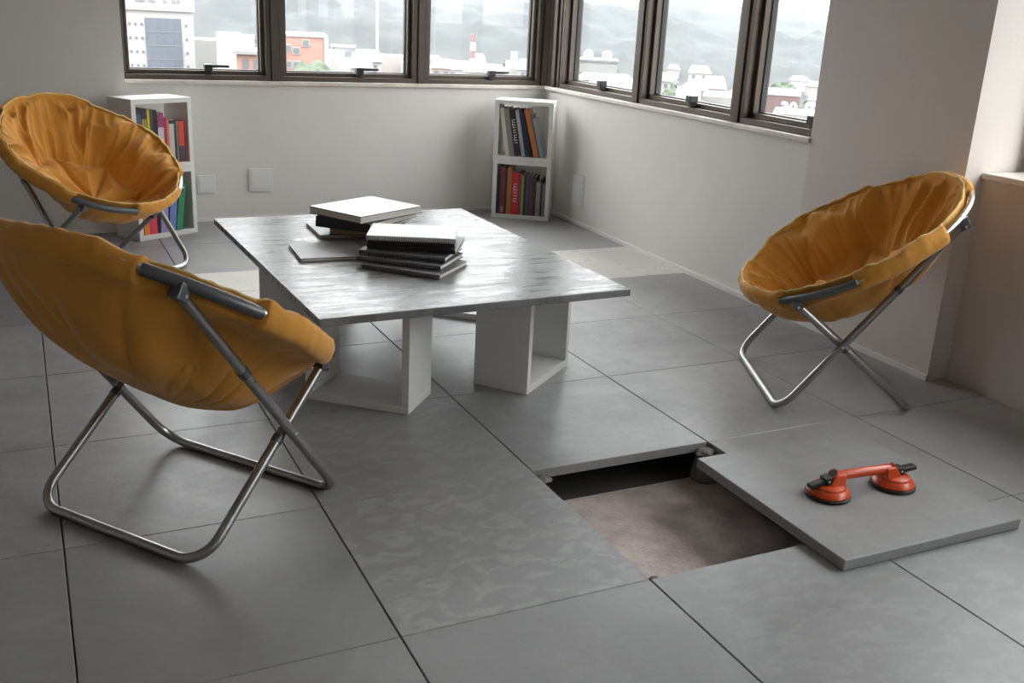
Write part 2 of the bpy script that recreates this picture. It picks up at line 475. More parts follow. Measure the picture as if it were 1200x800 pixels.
# wall plates
def plate(name, label, loc, rz, w, h, toggles=1):
    e = empty(name, loc, rz); tag(e, label, 'wall plate')
    MB().box(-w / 2, w / 2, -.010, 0, 0, h).build('plate', M_PLATE, e, bevel=.004)
    MB().box(-w / 2 + .014, w / 2 - .014, -.0125, -.009, .014, h - .014).build('insert', M_WHITE, e, bevel=.002)
    return e
plate('wall_plate', 'square white wall plate on the back wall to the left of the table', (3.03 * T, YB * T, .275 * T), 0, .227 * T, .215 * T)
plate('wall_plate', 'white wall plate beside the bookcase behind the far chair', (2.52 * T, YB * T, .267 * T), 0, .17 * T, .17 * T)
plate('wall_plate', 'tall white wall plate low on the right wall beside the corner bookcase', (wr(6.02) * T, 6.02 * T, .18 * T), ar, .23 * T, .325 * T)

# ------------------------------------------------------------------ lifted tile and hole edge
sl = MB().box(-T / 2 + .0015, T / 2 - .0015, -T / 2 + .0015, T / 2 - .0015, 0, .030).build('loose_floor_tile', M_TILE, bevel=.002, segs=1)
sl.location = (4.252 * T, .262 * T, .0012); sl.rotation_euler = (0, 0, math.radians(-.5))
sl.color = (.22, .22, .22, 1)
tag(sl, 'loose grey cement tile lifted out and lying half over the open hole', 'floor tile')
def lump(name, loc, s, seed, label):
    bm = bmesh.new(); bmesh.ops.create_icosphere(bm, subdivisions=2, radius=1)
    for v in bm.verts:
        k = 1 + .35 * noise.noise(v.co * 1.7 + Vector((seed, 0, 0)))
        v.co = Vector((v.co.x * s[0] * k, v.co.y * s[1] * k, max(-.9, v.co.z) * s[2] * k))
    me = bpy.data.meshes.new(name); bm.to_mesh(me); bm.free(); me.materials.append(M_SUBDARK)
    o = bpy.data.objects.new(name, me); COL.objects.link(o); o.location = loc; o.parent = fl
    o['label'] = label
    return o
for nm, x, y in (('a', 3.0, 1.0), ('b', 4.0, 1.0), ('c', 3.0, 0.0), ('d', 4.0, 0.0)):
    # short concrete foot that carries four tile corners
    o = MB().lathe([(.045, -DEPTH * T), (.043, -DEPTH * T + .02), (.034, -.045), (.038, -.032)], 12).build('tile_foot', M_SUBDARK, fl, smooth=True)
    o.location = (x * T, y * T, 0)
lump('mortar_crumb', (3.035 * T, .965 * T, -.022), (.030, .022, .012), 1, 'grey mortar crumb at the corner of the hole')
lump('mortar_crumb', (3.955 * T, .955 * T, -.020), (.034, .026, .014), 5, 'grey mortar crumb under the edge of the tiles')
lump('mortar_crumb', (2.995 * T + .02, .01 * T, -.006), (.014, .010, .006), 9, 'small grey mortar chip at the near corner of the hole')
st = MB().box(2.2 * T, 5.2 * T, 1.01 * T, 1.022 * T, -DEPTH * T, -DEPTH * T + .004).build('mortar_line', mat('pale_mortar', (.55, .50, .44, 1), .9, 0, .2, 30, .6, 90), fl)

void_shade = MB().box(1.5 * T, 5.8 * T, 1.022 * T, 2.4 * T, -DEPTH * T, -DEPTH * T + .003).build('void_shade_strip', mat('void_shade_paint', (.065, .060, .056, 1), .85, 0, .3, 14, .5, 80), fl)  # dark strip: shade of the void under the tiles painted as colour
void_shade['label'] = 'dark strip beyond the mortar line, painted as the shade under the tiles'

# ------------------------------------------------------------------ white cube modules
def cube(label, loc, rz, group, w=.592 * T, d=.335 * T, h=.595 * T, th=.042 * T, cat='shelf cube', name='shelf_cube'):
    e = empty(name, loc, rz); tag(e, label, cat, group)
    MB().box(0, w, 0, d, 0, th).build('bottom_panel', M_WHITE, e, bevel=.0012, segs=1)
    MB().box(0, w, 0, d, h - th, h).build('top_panel', M_WHITE, e, bevel=.0012, segs=1)
    MB().box(0, th, 0, d, th, h - th).build('side_panel', M_WHITE, e, bevel=.0012, segs=1)
    MB().box(w - th, w, 0, d, th, h - th).build('side_panel', M_WHITE, e, bevel=.0012, segs=1)
    return e
# (local x along the front, local y away from the viewer)
aR = math.atan2(-.327, .489)
RB = Vector((5.30, 6.535, 0)) * T
cube('lower white open cube of the bookcase in the far corner, full of upright books', RB, aR, 'white shelf cubes')
cube('upper white open cube of the bookcase in the far corner, with leaning books', RB + Vector((-.002, .004, .5955 * T)), aR - .015, 'white shelf cubes')
aL = math.atan2(.282, .534)
LB = Vector((1.835, 6.19, 0)) * T
cube('lower white open cube of the bookcase behind the far chair, with bright binders', LB, aL, 'white shelf cubes')
cube('upper white open cube of the bookcase behind the far chair', LB + Vector((0, 0, .5955 * T)), aL + .01, 'white shelf cubes')

# ------------------------------------------------------------------ table
def ped(label, corner, ang):
    c = cube(label, (corner[0] * T, corner[1] * T, 0), ang, 'white cubes carrying the table', h=.59 * T, cat='table pedestal', name='table_pedestal')
    return c
# front pair: long open side from the first measured corner to the second
ped('white open cube under the near left corner of the table', (2.244, 2.213), math.atan2(-.390, .441))
ped('white open cube under the near right corner of the table', (3.405, 1.876), math.atan2(.346, .430))
ped('white open cube under the far left corner of the table', (2.52, 3.33), math.atan2(.39, .44))
ped('white open cube under the far right corner of the table', (3.30, 3.60), math.atan2(-.38, .44))
tt = MB()
crn = [(2.165, 1.615), (3.90, 1.675), (3.88, 4.0), (2.10, 4.0)]
cx, cyy = sum(c[0] for c in crn) / 4, sum(c[1] for c in crn) / 4
tt.prism([((x - cx) * T, (y - cyy) * T) for x, y in crn], 0, .040 * T)
top = tt.build('tabletop', M_TOP, bevel=.003)
top.location = (cx * T, cyy * T, .5905 * T)
tag(top, 'grey burnished cement tabletop resting on four white cubes', 'table top')
ZT = .6305 * T

# ------------------------------------------------------------------ books
M_PAGE = mat('book_pages', (.72, .70, .64, 1), .8, 0, .12, 60, 0, 1, .3, 0, None, (1, 1, 30))
M_PAGE_Y = mat('yellowed_pages', (.55, .45, .28, 1), .8, 0, .12, 60)
def cmat(c, rough=.45):
    return mat('cover_%02x%02x%02x' % (int(c[0]), int(c[1]), int(c[2])), srgb(*c), rough, 0, .06, 20)
def lying_book(label, corner, ang, L, D, z, th, cover, group, ring=False, page=None, spine='front', marks=None):
    """lies flat: corner is its near-left corner, length L along ang, depth D to the left of ang"""
    e = empty('book' if not ring else 'ring_binder_book', (corner[0] * T, corner[1] * T, z), ang)
    tag(e, label, 'book', group)
    L *= T; D *= T; ct = .0022
    cm = cover
    MB().box(0, L, 0, D, 0, ct).build('back_cover', cm, e, bevel=.0008, segs=1)
    fc = MB().box(0, L, 0, D, th - ct, th).build('front_cover', cm, e, bevel=.0008, segs=1)
    if marks: MB().box(.0025, L - .0025, .0025, D - .0025, th - .0002, th + .0006).build('cover_sheet', marks, fc)
    i = .004
    if spine == 'front':
        MB().box(0, L, 0, ct, ct, th - ct).build('spine', cm, e)
        MB().box(i, L - i, ct, D - i, ct, th - ct).build('pages', page or M_PAGE, e)
    elif spine == 'left':
        MB().box(0, ct, 0, D, ct, th - ct).build('spine', cm, e)
        MB().box(ct, L - i, i, D - i, ct, th - ct).build('pages', page or M_PAGE, e)
    else:
        MB().box(i, L - i, i, D - i, ct, th - ct).build('pages', page or M_PAGE, e)
    if ring:
        w = MB(); n = 40
        for k in range(n):
            x = L * (k + .5) / n
            w.tube([(x, .004 + (th / 2 + .001) * .75 * math.cos(a) - .002, th / 2 + (th / 2 + .0022) * math.sin(a)) for a in [2 * math.pi * q / 10 for q in range(10)]], .0011, 4, closed=True)
        w.build('ring_binding', mat('white_wire', (.6, .6, .6, 1), .35, .3) if marks else mat('dark_wire', (.16, .16, .165, 1), .4, .3), e)
    return e
GREY1, GREY2, BLK = mat('charcoal_cover', (.052, .052, .058, 1), .5), mat('grey_cover', (.10, .10, .108, 1), .5), mat('black_cover', (.012, .012, .014, 1), .45)
WHT, LGREY = mat('white_cover', (.80, .80, .80, 1), .4), mat('light_grey_cover', (.36, .36, .37, 1), .45)
D2 = math.radians
G1, G2 = 'front stack of ring-bound books on the table', 'back stack of books on the table'
TH = .0262
zl = lambda k: ZT + TH * k * T + .0002
th_ = TH * T - .0004
lying_book('charcoal book at the bottom of the front stack on the table', (2.638, 2.470), D2(-46.5), .475, .385, zl(0), th_, GREY2, G1, True)
lying_book('charcoal book second from the bottom of the front stack, spine notched', (2.634, 2.556), D2(-42.8), .505, .37, zl(1), th_, GREY1, G1, True)
lying_book('charcoal book third from the bottom of the front stack', (2.659, 2.599), D2(-38.5), .51, .36, zl(2), th_, GREY1, G1, True)
lying_book('lower of two black books in the front stack on the table', (2.713, 2.617), D2(-32), .51, .36, zl(3), th_, BLK, G1)
lying_book('upper of two black books under the white ring-bound one', (2.711, 2.598), D2(-23), .495, .37, zl(4), th_, BLK, G1)
lying_book('white ring-bound book on top of the front stack', (2.702, 2.597), D2(-24.3), .505, .35, zl(5), th_, LGREY, G1, True, marks=WHT)
lying_book('flat light grey folder lying alone on the left of the table', (2.351, 2.698), D2(-3.5), .40, .39, ZT + .0002, .0125, LGREY, None, False, spine='none')
zz = .6307
lying_book('thin grey book at the bottom of the back stack, sticking out left', (2.613, 3.246), D2(-2), .55, .42, zz * T, .014, LGREY, G2, spine='none')
lying_book('book with yellowed pages low in the back stack', (2.668, 3.245), D2(-18), .48, .42, zz * T + .0145, .027, BLK, G2, page=M_PAGE_Y, spine='none')
lying_book('glossy black book in the middle of the back stack', (2.600, 3.300), D2(-45), .42, .50, zz * T + .042, .026, BLK, G2)
lying_book('black book with white pages just below the top of the back stack', (2.585, 3.235), D2(-52), .40, .545, zz * T + .0685, .024, BLK, G2, spine='front')
lying_book('large white hardcover on top of the back stack', (2.563, 3.322), D2(-62.2), .452, .55, zz * T + .0930, .028, BLK, G2, spine='none', marks=WHT)

# books standing in the shelf cubes
def standing_book(label, base, rz, x, lean, th, h, d, cover, inset=.012, title=None, group=None, pivot='left', band=None):
    """x, th, h, d in tile units inside the cube; lean in degrees, positive = top towards the right"""
    e = empty('book', (0, 0, 0)); tag(e, label, 'book', group)
    m = Matrix.Translation(base) @ Matrix.Rotation(rz, 4, 'Z') @ Matrix.Translation((x * T, inset, .0422 * T)) @ Matrix.Rotation(D2(lean), 4, 'Y')
    th, h, d = th * T, h * T, d * T
    if lean < 0: m = m @ Matrix.Translation((-0, 0, 0))
    e.matrix_world = m
    # keep the lowest corner on the shelf when leaning
    if lean > 0: e.location.z += th * math.sin(D2(lean))
    ct = min(.0022, th * .15)
    MB().box(0, th, 0, ct, 0, h).box(0, ct, ct, d, 0, h).box(th - ct, th, ct, d, 0, h).build('cover', cover, e)
    MB().box(ct, th - ct, ct, d - .004, .003, h - .003).build('pages', M_PAGE, e)
    if band:
        MB().box(.0005, th - .0005, -.0008, .0002, h * band[0], h * band[1]).build('spine_band', band[2], e)
    if title:
        mb = MB(); z = h * title[0]; k = 0
        rnd = random.Random(label)
        while z < h * title[1]:
            s = th * .30
            w = th * rnd.uniform(.38, .62)
            mb.box(th / 2 - w / 2, th / 2 + w / 2, -.0012, .0001, z, z + s * .42)
            if rnd.random() < .6: mb.box(th / 2 - w / 2, th / 2 - w / 2 + w * .3, -.0012, .0001, z, z + s)
            z += s * 1.35
        mb.build('spine_lettering', title[2], e)
    return e
WT = mat('spine_white', (.62, .62, .6, 1), .5)
GD = mat('spine_grey', (.22, .22, .22, 1), .5)
UR = RB + Vector((-.002, .004, .5955 * T)); aU = aR - .015
g = 'books in the upper corner cube'
lab = 'of the leaning books in the upper cube of the corner bookcase'
row = [(0.125, -9.5, 0.038, .475, (196, 198, 176), 'cream book, leftmost in the upper cube of the corner bookcase', None),
       (0.1637, -9.5, 0.052, .475, (128, 128, 126), 'mid grey leaning book right of the cream one in the corner bookcase', None),
       (0.2206, -10, 0.062, .465, (34, 34, 34), 'black book with pale spine lettering among the leaning books in the corner bookcase', (.28, .82, WT)),
       (0.292, -11, 0.034, .465, (168, 166, 168), 'pale grey book right of the black lettered one in the corner bookcase', (.1, .3, GD)),
       (0.3355, -12, 0.028, .470, (36, 44, 76), 'thin navy book left of the orange one in the corner bookcase', None),
       (0.3645, -12, 0.029, .455, (26, 26, 28), 'black book touching the orange one in the corner bookcase', None),
       (0.4155, -14.5, 0.044, .480, (186, 108, 52), 'orange book leaning in the upper cube of the corner bookcase', None),
       (0.4613, -14.5, 0.021, .430, (84, 92, 96), 'thin slate book right of the orange one in the corner bookcase', None),
       (0.4833, -14.5, 0.029, .390, (150, 152, 158), 'light grey book, rightmost in the upper cube of the corner bookcase', (.15, .8, GD))]
for x, ln, th, h, c, lb, ti in row:
    standing_book(lb, UR, aU, x, ln, th, h, .27, cmat(c), title=ti, group=g)
g = 'books in the lower corner cube'
row = [(.046, .034, .490, (24, 26, 34), 'near-black book, leftmost in the lower cube of the corner bookcase', None),
       (.082, .046, .480, (118, 42, 42), 'dark red tall book left in the lower cube of the corner bookcase', (.05, .14, WT)),
       (.130, .018, .470, (40, 22, 24), 'thin brown-black book left of the ochre one in the lower corner cube', None),
       (.150, .046, .485, (162, 104, 44), 'ochre tall book in the lower cube of the corner bookcase', None),
       (.199, .074, .435, (190, 28, 36), 'bright red book with white spine lettering in the lower corner cube', (.30, .78, WT)),
       (.275, .024, .425, (96, 84, 84), 'mottled grey book right of the bright red one', None),
       (.301, .020, .410, (176, 144, 62), 'thin yellow book in the lower cube of the corner bookcase', None),
       (.323, .022, .405, (44, 52, 40), 'thin dark green book right of the yellow one', None),
       (.347, .030, .400, (58, 74, 98), 'dull blue book in the lower cube of the corner bookcase', None),
       (.379, .036, .400, (96, 44, 62), 'maroon book right of the blue one in the lower corner cube', None),
       (.417, .034, .395, (44, 42, 42), 'charcoal book right of the maroon one', None),
       (.453, .040, .350, (150, 150, 148), 'short pale grey book with dark marks in the lower corner cube', (.1, .85, GD)),
       (.495, .020, .380, (18, 18, 18), 'thin black book near the right side of the lower corner cube', None),
       (.517, .026, .340, (112, 110, 106), 'short grey book, rightmost in the lower corner cube', None)]
for x, th, h, c, lb, ti in row:
    standing_book(lb, RB, aR, x, 0, th, h, .27, cmat(c), title=ti, group=g)
g = 'books in the upper cube behind the far chair'
UL = LB + Vector((0, 0, .5955 * T))
row = [(.050, .050, .480, (26, 28, 44), 'black and navy book, leftmost in the upper cube behind the far chair', None, (.6, .9, cmat((70, 76, 110)))),
       (.103, .052, .472, (30, 28, 22), 'black book with mustard spine patch behind the far chair', None, (.55, .82, cmat((150, 130, 40)))),
       (.158, .024, .465, (196, 178, 48), 'thin bright yellow book behind the far chair', None, None),
       (.185, .030, .462, (66, 66, 70), 'charcoal book right of the thin yellow one', None, None),
       (.218, .034, .455, (18, 18, 22), 'black book between the yellow and the magenta ones', None, None),
       (.256, .060, .430, (150, 52, 104), 'magenta book with white spine patch in the upper cube behind the far chair', None, (.25, .72, cmat((206, 190, 200)))),
       (.319, .024, .390, (164, 30, 62), 'thin crimson book right of the magenta one', None, None),
       (.346, .018, .375, (206, 130, 108), 'thin salmon book left of the white one', None, None),
       (.367, .050, .372, (190, 186, 176), 'off-white book with black top in the upper cube behind the far chair', None, (.90, .98, BLK)),
       (.420, .018, .365, (44, 42, 40), 'thin charcoal book between the white and the red ones', None, None),
       (.441, .014, .355, (128, 122, 116), 'very thin grey book left of the red one', None, None),
       (.460, .058, .350, (206, 66, 40), 'red-orange book with dark lower spine, rightmost behind the far chair', None, (.02, .40, cmat((70, 62, 72))))]
for x, th, h, c, lb, ti, bd in row:
    standing_book(lb, UL, aL + .01, x, 0, th, h, .24, cmat(c), title=ti, group=g, band=bd)
g = 'binders in the lower cube behind the far chair'
row = [(.062, 0, .054, .42, (226, 128, 48), 'orange binder in the lower cube behind the far chair'),
       (.120, 0, .072, .42, (212, 66, 88), 'coral pink binder beside the orange one in the lower cube'),
       (.196, 0, .026, .42, (22, 22, 26), 'thin black binder between the pink and lavender ones'),
       (.226, 3, .074, .42, (150, 140, 190), 'lavender binder in the lower cube behind the far chair'),
       (.306, 7, .068, .42, (104, 128, 186), 'blue binder leaning in the lower cube behind the far chair'),
       (.380, 9, .062, .41, (52, 134, 92), 'green binder leaning right in the lower cube behind the far chair')]
for x, ln, th, h, c, lb in row:
    standing_book(lb, LB, aL, x, ln, th, h, .26, cmat(c), group=g)

# ------------------------------------------------------------------ round folding chairs
RIM, TILT = .660 * T, math.radians(31.5)
RC = Vector((0, -.036, .892)) * T
E1, E2, E3 = Vector((1, 0, 0)), Vector((0, math.cos(TILT), -math.sin(TILT))), Vector((0, math.sin(TILT), math.cos(TILT)))
def rimp(a, s=1.0, w=0.0):
    return RC + E1 * (RIM * s * math.cos(a)) + E2 * (RIM * s * math.sin(a)) + E3 * w
ECC = .26
def bowlp(a, s, w):
    """point of the sling: rings slide towards the front as they get smaller, so the seat is deepest in front"""
    return RC + E1 * (RIM * s * math.cos(a)) + E2 * (RIM * (s * math.sin(a) + ECC * max(0, 1 - s))) + E3 * w
def sm(a, b, x):
    t = max(0, min(1, (x - a) / (b - a))); return t * t * (3 - 2 * t)
def round_chair(label, pos, facing, seed, zones, rails):
    root = empty('round_folding_chair', (pos[0] * T, pos[1] * T, 0), facing - math.pi / 2)
    tag(root, label, 'chair', 'mustard round folding chairs')
    wf, wb, bf, bb, jxf, jyf, jzf, jxb, jyb, jzb = [k * T for k in (.504, .456, .394, .366, .433, .357, .636, .469, .428, 1.064)]
    def under_rim(x, y, z):
        d = Vector((x, y, z)) - RC
        a, b_ = d.dot(E1), d.dot(E2); k = RIM / math.hypot(a, b_)
        return RC + E1 * a * k + E2 * b_ * k - E3 * .024
    jb_ = under_rim(jxb, -jyb, jzb); jxb, jyb, jzb = jb_.x, -jb_.y, jb_.z
    jf_ = under_rim(jxf, jyf, jzf); jxf, jyf, jzf = jf_.x, jf_.y, jf_.z
    r = .0125
    # two crossed U frames
    pf = fillet([(-jxb, -jyb, jzb), (-wf, bf, r), (wf, bf, r), (jxb, -jyb, jzb)], .075, 9)
    pb = fillet([(-jxf, jyf, jzf), (-wb, -bb, r), (wb, -bb, r), (jxf, jyf, jzf)], .075, 9)
    MB().tube(pf, r, 14).build('front_leg_frame', M_STEEL, root, smooth=True)
    MB().tube(pb, r, 14).build('rear_leg_frame', M_STEEL, root, smooth=True)
    for s in (-1, 1):
        A, B = Vector((s * wf, bf, r)), Vector((s * jxb, -jyb, jzb))
        C, D = Vector((s * wb, -bb, r)), Vector((s * jxf, jyf, jzf))
        # slip collars with a screw on the long arms
        for (P, Q, f) in ((A, B, .66), (C, D, .60)):
            c = P.lerp(Q, f); d = (Q - P).normalized()
            MB().tube([c - d * .010, c + d * .010], .0145, 14).build('collar', M_STEEL_D, root, smooth=True)
            o = (Vector((s, 0, 0)) - d * d.x * s).normalized()
            MB().tube([c - d * .03 + o * .010, c - d * .03 + o * .0165], .0032, 8).build('screw', M_CHROME, root, smooth=True)
        # rivet where the frames cross
        best = min(((A.lerp(B, i / 200), C.lerp(D, j / 200)) for i in range(60, 140) for j in range(60, 140, 2)), key=lambda q: (q[0] - q[1]).length)
        MB().tube([Vector((s * (min(abs(best[0].x), abs(best[1].x)) - .015), best[0].y, best[0].z)), Vector((s * (max(abs(best[0].x), abs(best[1].x)) + .0145), best[0].y, best[0].z))], .004, 10).build('rivet', M_CHROME, root, smooth=True)
        # hinge brackets under the rim
        for (J, K) in ((B, A), (D, C)):
            d = (K - J).normalized()
            up = E3
            br = MB()
            M = Matrix.Translation(J) @ up.to_track_quat('Z', 'X').to_matrix().to_4x4()
            br.box(-.017, .017, -.017, .017, -.016, .022, M)
            b = br.build('hinge_bracket', M_STEEL_D, root, bevel=.004)
            MB().tube([J + Vector((s * .014, 0, -.004)), J + Vector((s * .0215, 0, -.004))], .0045, 10).build('rivet', M_CHROME, b, smooth=True)
    # rim tube
    n = 96
    MB().tube([rimp(2 * math.pi * k / n) for k in range(n)], .0105, 10, closed=True).build('rim_tube', M_CHROME, root, smooth='all')
    for (a0, a1) in rails:                      # bare dark sleeve where the cover is cut out
        MB().tube([rimp(D2(a0 + (a1 - a0) * k / 10), 1.004, -.002) for k in range(11)], .0148, 12).build('rim_sleeve', M_STEEL_D, root, smooth=True)
    # padded cover: inside, lip and underside in one mesh
    NA = 320
    wrap = [(.950, .010), (.968, .025), (.988, .031), (1.008, .028), (1.023, .016), (1.030, .000), (1.027, -.014), (1.014, -.028), (.992, -.036), (.972, -.036)]
    cut = [(.940, .010), (.950, .020), (.956, .022), (.958, .018), (.958, .008), (.957, -.006), (.954, -.014), (.951, -.022), (.945, -.028), (.938, -.030)]
    NS = 64
    DP = .178
    def inner(s, x): return -DP * (1 - s ** 2.5) * (1 - .74 * sm(.42, .80, x))
    def seam_d(s, a):
        """distance to the nearest sewn line: hexagon around the seat, spokes inside it"""
        x, y = s * math.cos(a), s * math.sin(a)
        k = math.pi / 3
        am = ((a + k / 2) % k) - k / 2
        hexd = abs(s * math.cos(am) - .50 * (1 + .05 * math.sin(2 * a + seed) + .03 * math.sin(5 * a + 2 * seed)))
        a2 = ((a - k / 2 + k / 2) % k) - k / 2
        spoke = abs(s * math.sin(((a) % k) - .5 * k)) if s < .56 else 9
        return min(hexd, spoke)
    rows = []
    def nz(x, y, z): return noise.noise(Vector((x, y, z + seed * 7.3)))
    for i in range(NS):
        s = .946 * (i / (NS - 1)) ** .9
        ring = []
        for k in range(NA):
            a = 2 * math.pi * k / NA
            ca, sa = math.cos(a), math.sin(a)
            d = seam_d(s, a)
            groove = math.exp(-(d / .030) ** 2)
            puff = .030 * (1 - math.exp(-(d / .13) ** 2)) - .014 * groove - .006
            # tufts where the spokes meet the hexagon
            tk = abs(((a + math.pi / 6) % (math.pi / 3)) - math.pi / 6)
            tuft = 0
            for tq in range(6):
                ta = tq * math.pi / 3 + math.pi / 6
                dx, dy = s * ca - .57 * math.cos(ta), s * sa - .57 * math.sin(ta)
                tuft -= .014 * math.exp(-(dx * dx + dy * dy) / .006)
            # broad folds wandering from the hexagon to the rim, and finer gathers at the edge
            wx = .45 * nz(ca * 2, sa * 2, s * 2.5 + 11)
            k1 = 1 - abs(nz(ca * (2.6 + wx) + wx, sa * (2.6 + wx), s * 1.7))
            k2 = 1 - abs(nz(ca * 6.5 + 5 + wx, sa * 6.5, s * 2.6 + 3))
            k3 = 1 - abs(nz(ca * 13 + 2, sa * 13, s * 2.0 + 6))
            fold = .052 * (k1 ** 4 - .45) * sm(.42, .70, s) * (1 - .55 * sm(.86, .95, s))
            fold += .014 * (k2 ** 5 - .4) * sm(.40, .66, s) * (1 - .3 * sm(.88, .95, s))
            fold += .008 * (k3 ** 4 - .4) * sm(.70, .90, s)
            sag = -.012 * math.exp(-((s - .30) / .25) ** 2)
            w = inner(s, abs(s * ca)) + puff + tuft + fold * (1 - .35 * sm(.5, .75, abs(s * ca))) + sag
            ring.append(bowlp(a, s, w))
        rows.append(ring)
    for q in range(len(wrap)):
        ring = []
        for k in range(NA):
            a = 2 * math.pi * k / NA; deg = math.degrees(a)
            z = 0
            for (a0, a1) in zones:
                m_, hw = (a0 + a1) / 2, (a1 - a0) / 2
                dd = abs((deg - m_ + 180) % 360 - 180)
                z = max(z, 1 - sm(hw - 1.5, hw + 1.5, dd))
            s = wrap[q][0] * (1 - z) + cut[q][0] * z
            w = wrap[q][1] * (1 - z) + cut[q][1] * z
            f = 1 - z
            jit = nz(math.cos(a) * 11, math.sin(a) * 11, q * .22)
            w += (.007 * jit + .013 * nz(math.cos(a) * 3.6, math.sin(a) * 3.6, 8)) * f * (1 if q < 6 else .4)
            s += .008 * nz(math.cos(a) * 14 + 3, math.sin(a) * 14, q * .3) * f
            ring.append(rimp(a, s, w))
        rows.append(ring)
    NO = 20
    for i in range(NO):
        s = .955 * (1 - (i + .6) / NO) ** .85 if i < NO - 1 else 0.0
        ring = []
        for k in range(NA):
            a = 2 * math.pi * k / NA
            ca, sa = math.cos(a), math.sin(a)
            w = -(DP + .012) * (1 - s ** 2.4) * (1 - .80 * sm(.42, .80, abs(s * ca))) - .032 - .010 * (1 - sm(.3, .7, abs(s * ca)))
            k1 = 1 - abs(nz(ca * 3.5 + 20, sa * 3.5, s * 1.2))
            w += .016 * (k1 ** 4 - .4) * sm(.25, .6, s) * (1 - .8 * sm(.80, .95, s)) * (1 - .7 * sm(.5, .75, abs(s * ca))) + .010 * nz(ca * s * 3, sa * s * 3, 30)
            ring.append(bowlp(a, s, w))
        rows.append(ring)
    vs = [p for r_ in rows for p in r_]
    fs = []
    for i in range(len(rows) - 1):
        for k in range(NA):
            l = (k + 1) % NA
            fs.append((i * NA + k, i * NA + l, (i + 1) * NA + l, (i + 1) * NA + k))
    mb = MB(); mb.add(vs, fs)
    cov = mb.build('padded_cover', M_FAB, root, smooth='all')
    # pale piping along the lip, a little wavy, and the hem line underneath
    lip = rows[NS + 1]
    pts = []
    for k in range(0, NA, 1):
        p = lip[k] * .6 + rows[NS + 2][k] * .4
        pts.append(p + E3 * (.0012 + .0035 * nz(k * .23, 1, 50)))
    MB().tube(pts, .0042, 6, closed=True).build('piping', M_PIPE, cov, smooth='all')
    return root
round_chair('mustard round chair seen from behind at the left, nearest to the viewer', (1.482, 1.242), .634, 1.3,
            [(-54, -17), (210, 236), (36, 58), (122, 144)], [(-54, -17), (210, 236), (36, 58), (122, 144)])
round_chair('mustard round chair by the right wall near the loose tile', (5.184, 1.474), 2.699, 2.1,
            [(126, 163), (210, 250), (37, 56), (-53, -33)], [(125, 163)])
round_chair('mustard round chair in front of the left bookcase', (1.477, 5.245), -.914, 3.7,
            [(41, 78), (-53, -33), (124, 143), (212, 233)], [(40, 79)])

# ------------------------------------------------------------------ suction lifter on the loose tile
def lifter():
    z0 = .0314
    a, b = Vector((4.085 * T, .235 * T, z0)), Vector((4.445 * T, .205 * T, z0))
    rz = math.atan2(b.y - a.y, b.x - a.x)
    root = empty('suction_lifter', (a + b) / 2, rz)
    tag(root, 'orange double suction-cup lifter with black levers on the loose tile', 'suction lifter')
    h = (b - a).length / 2
    for s in (-1, 1):
        M = Matrix.Translation((s * h, 0, 0))
        MB().lathe([(.060, 0), (.063, .003), (.063, .008), (.058, .011)], 32, M).build('rubber_cup', M_RUBBER, root, smooth=True)
        body = MB().lathe([(.058, .009), (.0595, .014), (.055, .022), (.046, .027), (.044, .033), (.030, .037), (.0, .038)], 32, M)
        body.build('cup_body', M_ORANGE, root, smooth=True)
        # upright that carries the grip, a snout towards the outside
        Mu = Matrix.Translation((s * (h - .018), 0, .030))
        MB().prism([(-.022, -.019), (.022, -.019), (.022, .019), (-.022, .019)], 0, .001)
        u = MB()
        lo = [(-.030, -.024), (.030, -.024), (.030, .024), (-.030, .024)]
        hi = [(-.026, -.016), (.008, -.016), (.008, .016), (-.026, .016)]
        vs = [Vector((s * (h - .012) + s * x, y, .026)) for x, y in lo] + [Vector((s * (h - .018) + s * x, y, .066)) for x, y in hi]
        u.add(vs, [(0, 1, 2, 3), (4, 5, 6, 7)] + [(i, (i + 1) % 4, 4 + (i + 1) % 4, 4 + i) for i in range(4)])
        u.build('grip_upright', M_ORANGE, root, bevel=.006, segs=3)
        # snout above the upright; a black disc paints its shaded hollow end
        p0, p1 = Vector((s * (h - .024), 0, .048)), Vector((s * (h - .006), 0, .063 if s > 0 else .067))
        MB().tube([p0, p1], [.0145, .0155], 16).build('snout', M_ORANGE, root, smooth=True)
        dd = (p1 - p0).normalized()
        MB().tube([p1 - dd * .001, p1 + dd * .0006], .0125, 16).build('snout_dark_disc', M_BLACK, root, smooth=True)
        # black lever
        lv = MB()
        tilt = -.25 if s < 0 else .05
        ML = Matrix.Translation((s * (h + .012), 0, .046)) @ Matrix.Rotation(math.pi if s < 0 else 0, 4, 'Z') @ Matrix.Rotation(-(.10 if s > 0 else -.22), 4, 'Y')
        lv.box(-.006, .056, -.012, .012, -.005, .008, ML).box(-.012, .010, -.016, .016, -.009, .014, ML)
        l_ = lv.build('lever', M_BLACK, root, bevel=.0035)
        MB().tube([ML @ Vector((0, -.0165, .004)), ML @ Vector((0, .0165, .004))], .003, 8).build('lever_pin', M_CHROME, l_, smooth=True)
    MB().tube([(-h + .012, 0, .0545), (-h + .03, 0, .0565), (0, 0, .058), (h - .03, 0, .0565), (h - .012, 0, .0545)], [.0125, .0135, .014, .0135, .0125], 16).build('grip', M_ORANGE, root, smooth=True)
lifter()

